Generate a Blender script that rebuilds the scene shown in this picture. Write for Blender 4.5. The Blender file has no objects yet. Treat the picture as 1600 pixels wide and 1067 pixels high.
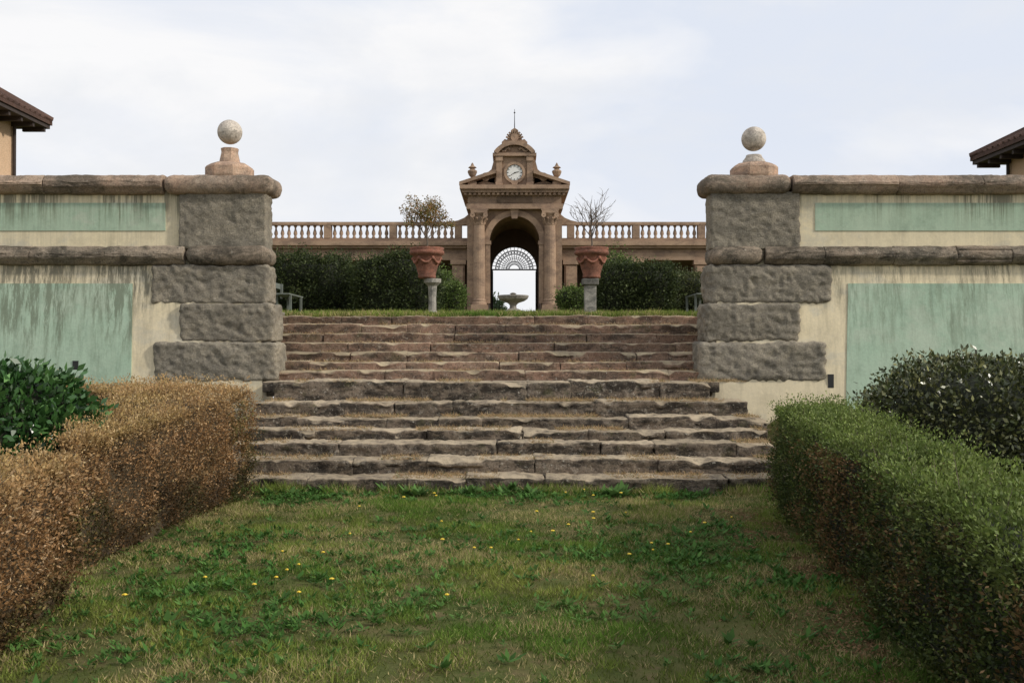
import bpy, math, random
import numpy as np
rng=np.random.default_rng(7); random.seed(7)
PI=math.pi
scene=bpy.context.scene
scene.view_settings.view_transform='Standard'
scene.view_settings.look='None'
scene.view_settings.exposure=0

# ------------------------------------------------------------------ helpers
def vnoise(p,scale=1.0,seed=0):
    p=np.asarray(p,float)*scale+1000.0+seed*17.31
    i=np.floor(p).astype(np.int64); f=p-i; f=f*f*(3-2*f)
    def h(a,b,c):
        v=(a*73856093)^(b*19349663)^(c*83492791)
        v&=0x7fffffff; v^=v>>13; v=(v*1274126177)&0x7fffffff; v^=v>>16
        return (v%65536)/65535.0
    x,y,z=i[:,0],i[:,1],i[:,2]; fx,fy,fz=f[:,0],f[:,1],f[:,2]
    def L(a,b,t): return a+(b-a)*t
    return L(L(L(h(x,y,z),h(x+1,y,z),fx),L(h(x,y+1,z),h(x+1,y+1,z),fx),fy),
             L(L(h(x,y,z+1),h(x+1,y,z+1),fx),L(h(x,y+1,z+1),h(x+1,y+1,z+1),fx),fy),fz)
def fbm(p,scale=1.0,seed=0,o=3):
    s=0;a=1;t=0
    for k in range(o):
        s=s+a*vnoise(p,scale*2**k,seed+k*3);t+=a;a*=.5
    return s/t
def unit(v): return v/np.maximum(np.linalg.norm(v,axis=1,keepdims=True),1e-9)

def empty(name,loc=(0,0,0)):
    e=bpy.data.objects.new(name,None); e.location=(0,0,0); scene.collection.objects.link(e); return e

class MB:
    def __init__(s): s.V=[];s.F=[];s.C=[];s.n=0
    def add(s,v,f,t=1.0):
        v=np.asarray(v,float); s.V.append(v); n=s.n
        s.F+= [[i+n for i in q] for q in f]
        s.C.append(np.full(len(v),t)); s.n+=len(v)
    def box(s,x0,x1,y0,y1,z0,z1,t=1.0):
        v=[(x0,y0,z0),(x1,y0,z0),(x1,y1,z0),(x0,y1,z0),(x0,y0,z1),(x1,y0,z1),(x1,y1,z1),(x0,y1,z1)]
        s.add(v,[(0,3,2,1),(4,5,6,7),(0,1,5,4),(1,2,6,5),(2,3,7,6),(3,0,4,7)],t)
    def hexa(s,v,t=1.0):
        s.add(v,[(0,3,2,1),(4,5,6,7),(0,1,5,4),(1,2,6,5),(2,3,7,6),(3,0,4,7)],t)
    def prism(s,poly,y0,y1,t=1.0):
        n=len(poly); v=[(x,y0,z) for x,z in poly]+[(x,y1,z) for x,z in poly]
        f=[list(range(n)),list(range(2*n-1,n-1,-1))]
        for i in range(n):
            j=(i+1)%n; f.append((j,i,i+n,j+n))
        s.add(v,f,t)
    def band(s,cx,cz,r0,r1,a0,a1,y0,y1,n=24,t=1.0):
        v=[];f=[]
        for i in range(n+1):
            a=a0+(a1-a0)*i/n;c,d=math.cos(a),math.sin(a)
            v+=[(cx+r0*c,y0,cz+r0*d),(cx+r1*c,y0,cz+r1*d),(cx+r1*c,y1,cz+r1*d),(cx+r0*c,y1,cz+r0*d)]
        for i in range(n):
            b=i*4
            for k in range(4):
                f.append((b+k,b+(k+1)%4,b+4+(k+1)%4,b+4+k))
        f.append((0,3,2,1)); f.append((n*4,n*4+1,n*4+2,n*4+3))
        s.add(v,f,t)
    def archwall(s,x0,x1,z0,z1,cx,r,zs,y0,y1,n=28,t=1.0):
        s.box(x0,cx-r,y0,y1,z0,z1,t); s.box(cx+r,x1,y0,y1,z0,z1,t)
        v=[];f=[]
        for i in range(n+1):
            a=PI-PI*i/n; x=cx+r*math.cos(a); z=zs+r*math.sin(a)
            v+=[(x,y0,z),(x,y0,z1),(x,y1,z1),(x,y1,z)]
        for i in range(n):
            b=i*4
            for k in range(4): f.append((b+k,b+(k+1)%4,b+4+(k+1)%4,b+4+k))
        s.add(v,f,t)
    def lathe(s,prof,cx,cy,cz,n=16,t=1.0,ph=0.0,sc=1.0,flute=None):
        v=[];f=[];m=len(prof)
        for k,(r,z) in enumerate(prof):
            for i in range(n):
                a=ph+2*PI*i/n; rr=max(r,1e-4)*sc
                if flute: rr*=flute(a,z)
                v.append((cx+rr*math.cos(a),cy+rr*math.sin(a),cz+z*sc))
        for k in range(m-1):
            for i in range(n):
                j=(i+1)%n; f.append((k*n+i,k*n+j,(k+1)*n+j,(k+1)*n+i))
        f.append(list(range(n-1,-1,-1))); f.append([(m-1)*n+i for i in range(n)])
        s.add(v,f,t)
    def tube(s,pts,rad,n=5,t=1.0):
        pts=np.asarray(pts,float); v=[];f=[];m=len(pts)
        for k in range(m):
            d=pts[min(k+1,m-1)]-pts[max(k-1,0)]; d/=max(np.linalg.norm(d),1e-9)
            u=np.cross(d,(0,0,1.0)) if abs(d[2])<.9 else np.cross(d,(1.0,0,0)); u/=np.linalg.norm(u); w=np.cross(d,u)
            r=rad[k] if hasattr(rad,'__len__') else rad
            for i in range(n):
                a=2*PI*i/n; v.append(pts[k]+r*(math.cos(a)*u+math.sin(a)*w))
        for k in range(m-1):
            for i in range(n):
                j=(i+1)%n; f.append((k*n+i,k*n+j,(k+1)*n+j,(k+1)*n+i))
        f.append(list(range(n-1,-1,-1))); f.append([(m-1)*n+i for i in range(n)])
        s.add(v,f,t)
    def block(s,x0,x1,y0,y1,z0,z1,r=.02,seg=.05,amp=.008,fs=5,seed=0,t=1.0,warp=None,tilt=0,fine=0.0):
        h=np.array([(x1-x0)/2,(y1-y0)/2,(z1-z0)/2]); c=np.array([(x0+x1)/2,(y0+y1)/2,(z0+z1)/2])
        r=min(r,h.min()*.98)
        ax=[]
        for k in range(3):
            L=h[k]-r; n=max(1,int(round(2*L/seg)))
            a=np.linspace(-L,L,n+1)
            e=np.array([1,.72,.38])*r
            a=np.concatenate([-(L+e),a,(L+e)[::-1]]); ax.append(a)
        V=[];F=[];o=0
        for k in range(3):
            i,j=[(1,2),(2,0),(0,1)][k]
            A,B=np.meshgrid(ax[i],ax[j],indexing='ij'); na,nb=A.shape
            for sg in (-1,1):
                P=np.zeros((na*nb,3)); P[:,i]=A.ravel();P[:,j]=B.ravel();P[:,k]=sg*h[k]; V.append(P)
                idx=np.arange(na*nb).reshape(na,nb)+o
                q=np.stack([idx[:-1,:-1],idx[1:,:-1],idx[1:,1:],idx[:-1,1:]],-1).reshape(-1,4)
                if sg<0: q=q[:,::-1]
                F.append(q); o+=na*nb
        V=np.vstack(V);F=np.vstack(F)
        _,ui,inv=np.unique(np.round(V,5),axis=0,return_index=True,return_inverse=True)
        V=V[ui];F=inv.ravel()[F]
        q=np.clip(V,-(h-r),h-r); d=V-q; n=unit(d); P=q+n*r
        if tilt: P[:,2]+=P[:,0]*tilt
        W=P+c
        P=W+n*(amp*(fbm(W,fs,seed,3)-.5)*2.2)[:,None]
        if fine:
            rid=1-np.abs(fbm(W*[1,1,1.5],fs*3.2,seed+5,3)-.5)*4
            P=P+n*(fine*(vnoise(W,fs*7,seed+5)-.5)+fine*.8*(rid-.5))[:,None]
        if warp is not None: P=warp(P)
        s.add(P,F.tolist(),t)
    def build(s,name,mat,parent=None,smooth=False):
        me=bpy.data.meshes.new(name); me.from_pydata(np.vstack(s.V).tolist(),[],s.F)
        ca=me.color_attributes.new('Tint','FLOAT_COLOR','POINT')
        c=np.concatenate(s.C); arr=np.stack([c,c,c,np.ones_like(c)],-1).ravel().astype(np.float32)
        ca.data.foreach_set('color',arr)
        if smooth: me.polygons.foreach_set('use_smooth',np.ones(len(me.polygons),bool))
        me.materials.append(mat); me.update()
        ob=bpy.data.objects.new(name,me); scene.collection.objects.link(ob)
        if parent: ob.parent=parent
        return ob

def leafmesh(name,base,a,b,L,W,col,mat,parent=None,wide=.45):
    N=len(base); L=np.broadcast_to(L,(N,))[:,None]; W=np.broadcast_to(W,(N,))[:,None]
    v=np.stack([base,base+a*L*wide+b*W/2,base+a*L,base+a*L*wide-b*W/2],1).reshape(-1,3).astype(np.float32)
    me=bpy.data.meshes.new(name); me.vertices.add(4*N); me.vertices.foreach_set('co',v.ravel())
    me.loops.add(4*N); me.loops.foreach_set('vertex_index',np.arange(4*N,dtype=np.int32))
    me.polygons.add(N); me.polygons.foreach_set('loop_start',np.arange(0,4*N,4,dtype=np.int32))
    me.update(calc_edges=True)
    ca=me.color_attributes.new('Tint','FLOAT_COLOR','POINT')
    c=np.ones((N,4),np.float32); c[:,:3]=np.clip(col,0,1); ca.data.foreach_set('color',np.repeat(c,4,axis=0).ravel())
    me.materials.append(mat); me.validate()
    ob=bpy.data.objects.new(name,me); scene.collection.objects.link(ob)
    if parent: ob.parent=parent
    return ob
def perp(a):
    r=rng.normal(size=a.shape); return unit(np.cross(a,r))

# ------------------------------------------------------------------ materials
def newmat(name):
    m=bpy.data.materials.new(name); m.use_nodes=True; nt=m.node_tree
    return m,nt,nt.nodes['Principled BSDF']
class NG:
    def __init__(s,nt): s.nt=nt; s.N=nt.nodes; s.L=nt.links
    def n(s,t,**k):
        x=s.N.new(t)
        for a,b in k.items(): setattr(x,a,b)
        return x
    def link(s,a,b): s.L.new(a,b)
    def coord(s,scale=(1,1,1)):
        tc=s.n('ShaderNodeTexCoord'); mp=s.n('ShaderNodeMapping'); mp.inputs['Scale'].default_value=scale
        s.link(tc.outputs['Object'],mp.inputs[0]); return mp.outputs[0]
    def noise(s,scale,detail=5,rough=.6,co=None,dist=0):
        x=s.n('ShaderNodeTexNoise'); x.inputs['Scale'].default_value=scale; x.inputs['Detail'].default_value=detail
        x.inputs['Roughness'].default_value=rough; x.inputs['Distortion'].default_value=dist
        s.link(co if co is not None else s.coord(),x.inputs['Vector']); return x.outputs['Fac']
    def rng(s,v,a,b,c=0,d=1):
        x=s.n('ShaderNodeMapRange'); x.inputs[1].default_value=a;x.inputs[2].default_value=b;x.inputs[3].default_value=c;x.inputs[4].default_value=d
        s.link(v,x.inputs[0]); return x.outputs[0]
    def mix(s,f,a,b,mode='MIX'):
        x=s.n('ShaderNodeMix',data_type='RGBA',blend_type=mode)
        for v,i in ((f,0),(a,6),(b,7)):
            if isinstance(v,(int,float)): x.inputs[i].default_value=v
            elif isinstance(v,tuple): x.inputs[i].default_value=(*v,1)
            else: s.link(v,x.inputs[i])
        return x.outputs[2]
    def math(s,op,a,b=0.0):
        x=s.n('ShaderNodeMath',operation=op)
        for v,i in ((a,0),(b,1)):
            if isinstance(v,(int,float)): x.inputs[i].default_value=v
            else: s.link(v,x.inputs[i])
        return x.outputs[0]
    def bump(s,h,st,dist,bs):
        x=s.n('ShaderNodeBump'); x.inputs['Strength'].default_value=st; x.inputs['Distance'].default_value=dist
        s.link(h,x.inputs['Height']); s.link(x.outputs[0],bs.inputs['Normal'])
    def tint(s,c,k=1.0):
        a=s.n('ShaderNodeVertexColor',layer_name='Tint'); return s.mix(k,c,a.outputs[0],'MULTIPLY')

def stone(name,c1,c2,c3,sc=3,bump=.5,dist=.01,rough=.9,dark=None,darkamt=.0,top=None,light=None,lightamt=.5,zst=1.0,dscale=2.5,dr=(.46,.58),speck=0,edge=None,moss=0,dz=1.9):
    m,nt,bs=newmat(name); g=NG(nt)
    co=g.coord((1,1,zst))
    a=g.rng(g.noise(sc,6,.65,co),.35,.65); b=g.rng(g.noise(sc*4.3,5,.7),.4,.7)
    col=g.mix(a,c1,c2); col=g.mix(g.math('MULTIPLY',b,.6),col,c3)
    if dark: col=g.mix(g.math('MULTIPLY',g.rng(g.noise(dscale,9,.75,g.coord((1,1,dz)),dist=.35),dr[0],dr[1]),darkamt),col,dark)
    if light: col=g.mix(g.math('MULTIPLY',g.rng(g.noise(sc*3.1,8,.8,dist=.3),.56,.64),lightamt),col,light)
    if moss: col=g.mix(g.math('MULTIPLY',g.rng(g.noise(3.7,7,.75),.56,.66),moss),col,(.085,.085,.035))
    if speck:
        col=g.mix(g.math('MULTIPLY',g.rng(g.noise(22,5,.8),.57,.63),speck),col,(.02,.018,.016))
        col=g.mix(g.math('MULTIPLY',g.rng(g.noise(17,5,.8,g.coord((1.1,1,1.3))),.60,.65),speck*.8),col,(.46,.43,.36))
    fine=g.noise(45,4,.7); col=g.mix(1.0,col,g.mix(g.rng(fine,.3,.7),(.66,.66,.66),(1.34,1.34,1.34)),'MULTIPLY')
    ge=None
    if edge:
        ge=g.n('ShaderNodeNewGeometry')
        col=g.mix(g.math('MULTIPLY',g.rng(ge.outputs['Pointiness'],.52,.60),g.rng(g.noise(5,5,.7),.35,.6,.0,.75)),col,edge)
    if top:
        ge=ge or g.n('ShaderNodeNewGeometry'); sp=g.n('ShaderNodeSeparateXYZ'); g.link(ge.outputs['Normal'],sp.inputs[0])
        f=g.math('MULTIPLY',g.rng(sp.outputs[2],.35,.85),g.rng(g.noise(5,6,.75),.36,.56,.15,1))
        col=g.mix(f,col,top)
    col=g.tint(col); g.link(col,bs.inputs['Base Color'])
    bs.inputs['Roughness'].default_value=rough; bs.inputs['Specular IOR Level'].default_value=.2
    g.bump(g.math('ADD',g.noise(sc*6,8,.75),g.math('MULTIPLY',g.noise(70,3,.6),.35)),bump,dist,bs)
    return m

def plaster(name,c,ztop,zlen,c2,dirt=(.16,.15,.11),amt=.75,fade=(.52,.49,.40)):
    m,nt,bs=newmat(name); g=NG(nt)
    tc=g.n('ShaderNodeTexCoord'); sp=g.n('ShaderNodeSeparateXYZ'); g.link(tc.outputs['Object'],sp.inputs[0])
    col=g.mix(g.rng(g.noise(1.3,6,.65),.35,.68),c,c2)
    col=g.mix(g.math('MULTIPLY',g.rng(g.noise(2.5,7,.75),.50,.64),.55),col,tuple(x*.72 for x in c))
    col=g.mix(g.math('MULTIPLY',g.rng(g.noise(1.1,7,.7,g.coord((1,1,1.6))),.52,.62),.55),col,fade)
    streak=g.rng(g.noise(1,5,.8,g.coord((13,13,.30))),.42,.60)
    edge=g.noise(1,3,.6,g.coord((7,7,.01)))
    near=g.rng(g.math('ADD',sp.outputs[2],g.math('MULTIPLY',g.math('SUBTRACT',edge,.5),zlen*1.8)),ztop-zlen,ztop)
    wide=g.rng(g.noise(1,3,.5,g.coord((1.5,1.5,.2))),.38,.58)
    f=g.math('MULTIPLY',g.math('MULTIPLY',streak,g.math('ADD',near,.13)),g.math('ADD',wide,.30))
    f=g.math('MINIMUM',g.math('MULTIPLY',f,amt),.85)
    col=g.mix(f,col,dirt)
    f2=g.math('MULTIPLY',g.rng(g.noise(1,7,.7,g.coord((6,6,1.0))),.54,.68),.4)
    col=g.mix(f2,col,tuple(x*.55 for x in c))
    col=g.mix(1.0,col,g.mix(g.noise(30,4,.7),(.86,.86,.86),(1.14,1.14,1.14)),'MULTIPLY')
    g.link(col,bs.inputs['Base Color']); bs.inputs['Roughness'].default_value=.88; bs.inputs['Specular IOR Level'].default_value=.2
    g.bump(g.noise(9,9,.7),.4,.012,bs)
    return m

def leafmat(name,rough=.5,trans=.25,spec=.35):
    m,nt,bs=newmat(name); g=NG(nt)
    a=g.n('ShaderNodeVertexColor',layer_name='Tint')
    g.link(a.outputs[0],bs.inputs['Base Color']); bs.inputs['Roughness'].default_value=rough; bs.inputs['Specular IOR Level'].default_value=spec
    tr=g.n('ShaderNodeBsdfTranslucent'); g.link(a.outputs[0],tr.inputs[0])
    mx=g.n('ShaderNodeMixShader'); mx.inputs[0].default_value=trans
    g.link(bs.outputs[0],mx.inputs[1]); g.link(tr.outputs[0],mx.inputs[2])
    g.link(mx.outputs[0],nt.nodes['Material Output'].inputs[0]); return m
def plain(name,c,rough=.6,metal=0,var=.25,sc=8):
    m,nt,bs=newmat(name); g=NG(nt)
    col=g.mix(g.rng(g.noise(sc,5,.7),.3,.7),tuple(x*(1-var) for x in c),tuple(min(1,x*(1+var)) for x in c))
    g.link(col,bs.inputs['Base Color']); bs.inputs['Roughness'].default_value=rough; bs.inputs['Metallic'].default_value=metal
    return m

M_step=stone('weathered_step_stone',(.20,.155,.115),(.125,.10,.078),(.28,.23,.17),sc=3.6,bump=1.0,dist=.02,dark=(.022,.019,.016),darkamt=.85,top=(.42,.34,.235),light=(.38,.34,.28),lightamt=.6,dscale=2.2,dr=(.45,.55),speck=.9,edge=(.42,.35,.26),moss=.5,dz=2.6)  # black lichen, plus riser shade painted into the dark tone
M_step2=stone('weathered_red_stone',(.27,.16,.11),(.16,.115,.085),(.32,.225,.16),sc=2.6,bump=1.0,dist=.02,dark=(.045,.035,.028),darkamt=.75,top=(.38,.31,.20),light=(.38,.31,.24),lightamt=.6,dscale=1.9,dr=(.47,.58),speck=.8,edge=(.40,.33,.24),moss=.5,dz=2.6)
M_quoin=stone('grey_sandstone',(.30,.262,.20),(.205,.183,.147),(.345,.30,.225),sc=1.3,bump=1.0,dist=.035,dark=(.11,.10,.08),darkamt=.55,dscale=1.8,speck=.35)
M_roll=stone('brown_sandstone_moulding',(.35,.235,.165),(.23,.185,.145),(.41,.315,.23),sc=1.4,bump=.8,dist=.02,dark=(.075,.066,.05),darkamt=.75,light=(.46,.37,.28),lightamt=.45,dscale=1.3,speck=.45)
M_roll2=stone('grey_brown_moulding',(.28,.215,.155),(.18,.155,.12),(.34,.27,.20),sc=1.4,bump=.9,dist=.02,dark=(.06,.052,.04),darkamt=.85,light=(.44,.36,.27),lightamt=.5,dscale=1.6,speck=.6)
M_cream_u=plaster('cream_plaster_upper',(.77,.665,.45),3.98,.42,(.69,.60,.42),amt=1.2)
M_green_u=plaster('green_plaster_upper',(.37,.485,.36),3.86,.40,(.43,.52,.39),dirt=(.17,.19,.13),amt=.95,fade=(.50,.52,.42))
M_cream_l=plaster('cream_plaster_lower',(.76,.65,.44),2.9,.75,(.67,.58,.41),amt=1.25)
M_green_l=plaster('green_plaster_lower',(.36,.48,.36),2.7,1.3,(.42,.52,.40),dirt=(.17,.20,.14),amt=1.1,fade=(.47,.53,.42))
M_ball=stone('lichen_ball_stone',(.58,.51,.43),(.46,.40,.34),(.68,.62,.54),sc=5,bump=.5,dist=.01,dark=(.20,.17,.14),darkamt=.6,dscale=5,dr=(.48,.60),speck=.5)
M_pink=stone('pink_base_stone',(.50,.31,.21),(.40,.28,.20),(.55,.42,.31),sc=4,bump=.5,dist=.01,dark=(.15,.12,.1),darkamt=.55,speck=.4)
M_gate=stone('brown_gate_stone',(.36,.245,.165),(.29,.195,.135),(.42,.30,.21),sc=.7,bump=.25,dist=.02,dark=(.15,.105,.08),darkamt=.6,dscale=.9)
M_gateshade=stone('shaded_gate_stone',(.16,.11,.08),(.12,.082,.06),(.18,.13,.095),sc=.7,bump=.2)  # gate stone darkened; shade of passage and gallery painted into the colour
M_iron=plain('wrought_iron',(.03,.03,.032),.5,.6)
M_white=plain('clock_enamel',(.78,.77,.73),.4,0,.04)
M_black=plain('black_paint',(.015,.015,.015),.5)
M_terra=stone('terracotta',(.25,.10,.065),(.20,.085,.06),(.32,.165,.115),sc=5,bump=.3,dist=.006,dark=(.10,.055,.04),darkamt=.65,dscale=5,light=(.36,.26,.20),lightamt=.35)
M_ped=stone('pale_pedestal_stone',(.36,.34,.30),(.27,.25,.22),(.42,.39,.34),sc=5,bump=.4,dark=(.1,.1,.09),darkamt=.7)
M_roof=stone('brown_roof_tiles',(.085,.048,.036),(.06,.037,.03),(.12,.075,.058),sc=3,bump=.5)
M_soffit=plain('dark_timber_soffit',(.04,.027,.022),.8)
M_villa=stone('ochre_villa_plaster',(.58,.39,.25),(.52,.36,.23),(.6,.43,.29),sc=.8,bump=.15)
M_bark=plain('grey_bark',(.13,.10,.075),.9)
M_leaf=leafmat('hedge_leaf',.55,.28,.2); M_grass=leafmat('grass_blade',.65,.3,.12); M_gloss=leafmat('glossy_leaf',.3,.12,.5)
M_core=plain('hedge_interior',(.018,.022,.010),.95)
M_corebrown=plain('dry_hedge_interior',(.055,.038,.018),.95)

m,nt,bs=newmat('lawn_soil'); g=NG(nt)
col=g.mix(g.rng(g.noise(.9,6,.65),.38,.62),(.075,.10,.026),(.13,.12,.045))
col=g.mix(g.rng(g.noise(5,6,.7),.5,.68),col,(.155,.12,.06)); g.link(col,bs.inputs['Base Color'])
col=g.mix(1.0,col,g.mix(g.noise(60,4,.7),(.5,.5,.5),(1.4,1.4,1.4)),'MULTIPLY'); g.link(col,bs.inputs['Base Color'])
bs.inputs['Roughness'].default_value=1; bs.inputs['Specular IOR Level'].default_value=.1
g.bump(g.noise(40,6,.7),.8,.02,bs); M_ground=m

# ------------------------------------------------------------------ terrain
def sstep(a,b,x): t=np.clip((x-a)/(b-a),0,1); return t*t*(3-2*t)
def zlow(x,y):
    x=np.asarray(x,float);y=np.asarray(y,float)
    side=np.maximum(sstep(3.0,4.2,x),sstep(3.1,4.4,-x))
    z=side*sstep(7.5,14.0,y)*.72
    p=np.stack([x,y,0*x],-1).reshape(-1,3)
    z=z+((vnoise(p,.8,3)-.5)*.06+(vnoise(p,3,4)-.5)*.025).reshape(x.shape)*sstep(40,15,np.abs(x))
    return z
def zter(y):
    y=np.asarray(y,float)
    z=2.2+.0411*(y-17.1); z=np.where(y<17.1,2.2,z); z=np.where(y>66,4.2-(y-66)*.08,z)
    return np.maximum(z,-1.0)
def grid(name,xs,ys,zf,mat,skip=None):
    X,Y=np.meshgrid(xs,ys,indexing='ij'); Z=zf(X,Y)
    v=np.stack([X,Y,Z],-1).reshape(-1,3); nx,ny=X.shape; f=[]
    for i in range(nx-1):
        for j in range(ny-1):
            if skip and skip((xs[i]+xs[i+1])/2,(ys[j]+ys[j+1])/2): continue
            a=i*ny+j; f.append((a,a+ny,a+ny+1,a+1))
    me=bpy.data.meshes.new(name); me.from_pydata(v.tolist(),[],f); me.materials.append(mat)
    me.polygons.foreach_set('use_smooth',np.ones(len(f),bool))
    o=bpy.data.objects.new(name,me); scene.collection.objects.link(o); return o
xs=np.unique(np.concatenate([[-2000,-600,-200,-80,-40,-25],np.arange(-16,16.1,.2),[25,40,80,200,600,2000]]))
ys=np.unique(np.concatenate([[-2000,-600,-200,-80,-30,-12],np.arange(-4,15.41,.2)]))
grid('ground',xs,ys,zlow,M_ground)
xs2=np.unique(np.concatenate([[-2000,-600,-200,-80,-40,-25,-15,-9,-6,-3.95,-2,0,2,3.25,6,9,15,25,40,80,200,600,2000]]))
ys2=np.array([15.4,17.35,20,25,30,40,50,56,62,66,75,100,130,300,900,3000.])
grid('terrace_lawn',xs2,ys2,lambda X,Y:zter(Y),M_ground,skip=lambda x,y:(-3.95<x<3.25 and y<17.35))

# ------------------------------------------------------------------ stairs
st=empty('stone_staircase')
lo_y=[11.2,11.6,12.0,12.4,12.8,13.2,13.7]; lo_z=[.168,.333,.49,.61,.745,.93,1.17]
up_y=[14.95,15.3,15.65,16.0,16.35,16.7,17.05]; up_z=[1.30,1.43,1.58,1.73,1.88,2.04,2.19]
A=MB();B=MB();core=MB()
def nosing(y0,z,rec,th):
    def w(P):
        P=P.copy(); t=np.clip((z-th-P[:,2])/.02,0,1); f=(P[:,1]<y0+.15)
        nv=2*np.clip(vnoise(P*[1,0,0],1.7,int(z*100))-.3,0,1)
        P[:,1]+=np.where(f,t*rec*nv,0)
        ch=np.clip(vnoise(P*[1,0,0],5.5,int(z*70)+3)-.58,0,1)*.15
        P[:,2]-=np.where((P[:,1]<y0+.10)&(P[:,2]>z-th),ch*np.clip(1-(P[:,1]-y0)/.10,0,1),0)
        return P
    return w
for k,(y,z) in enumerate(zip(lo_y,lo_z)):
    zb=lo_z[k-1] if k else 0
    xl,xr=[(-3.35,3.22),(-3.4,3.25),(-3.4,3.2),(-3.4,3.2),(-3.4,3.27),(-3.4,3.12),(-3.3,2.72)][k]
    ye=(lo_y+[14.3])[k+1]+.12
    core.box(xl+.05,xr-.05,y+.09,ye+.25,zb-.25,z-.045,.6)
    x=xl
    while x<xr-.05:
        w=random.uniform(.55,2.1); 
        if xr-(x+w)<.45: w=xr-x
        dy=random.uniform(-.03,.03); dz=random.uniform(-.022,.012)
        A.block(x+.0015,x+w-.0015,y+dy,ye,zb-.05,z+dz,r=.022,seg=.032,amp=.030,fs=2.6,seed=k*7,t=random.uniform(.85,1.15),tilt=random.uniform(-.014,.014),fine=.020,warp=nosing(y,z,.014,.06))
        x+=w
for k,(y,z) in enumerate(zip(up_y,up_z)):
    zb=up_z[k-1] if k else 1.16
    xl,xr=-3.95,3.25; ye=(up_y+[17.3])[k+1]+.12
    core.box(xl+.05,xr-.05,y+.09,ye+.2,zb-.25,z-.045,.6)
    x=xl
    while x<xr-.05:
        w=random.uniform(.6,2.2)
        if xr-(x+w)<.4: w=xr-x
        dy=random.uniform(-.02,.02); dz=random.uniform(-.012,.008)
        B.block(x+.0015,x+w-.0015,y+dy,ye,zb-.04,z+dz,r=.018,seg=.04,amp=.02,fs=2.4,seed=90+k*7,t=random.uniform(.8,1.18),tilt=random.uniform(-.009,.009),fine=.014,warp=nosing(y,z,.012,.05))
        x+=w
for i in range(6):
    A.block(-3.6+i*1.1,-3.6+(i+1)*1.1-.01,14.33,15.05,1.0,1.155,r=.02,seg=.1,amp=.006,seed=i,t=random.uniform(.8,1.1))
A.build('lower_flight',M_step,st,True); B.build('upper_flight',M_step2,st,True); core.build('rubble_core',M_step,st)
ch=MB()
for (a,b) in ((-4.25,-3.955),(3.255,3.55)): ch.block(a,b,15.45,17.4,.9,2.26,r=.03,seg=.12,amp=.02,seed=5)
ch.build('cheek_stones',M_quoin,st,True)

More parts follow.
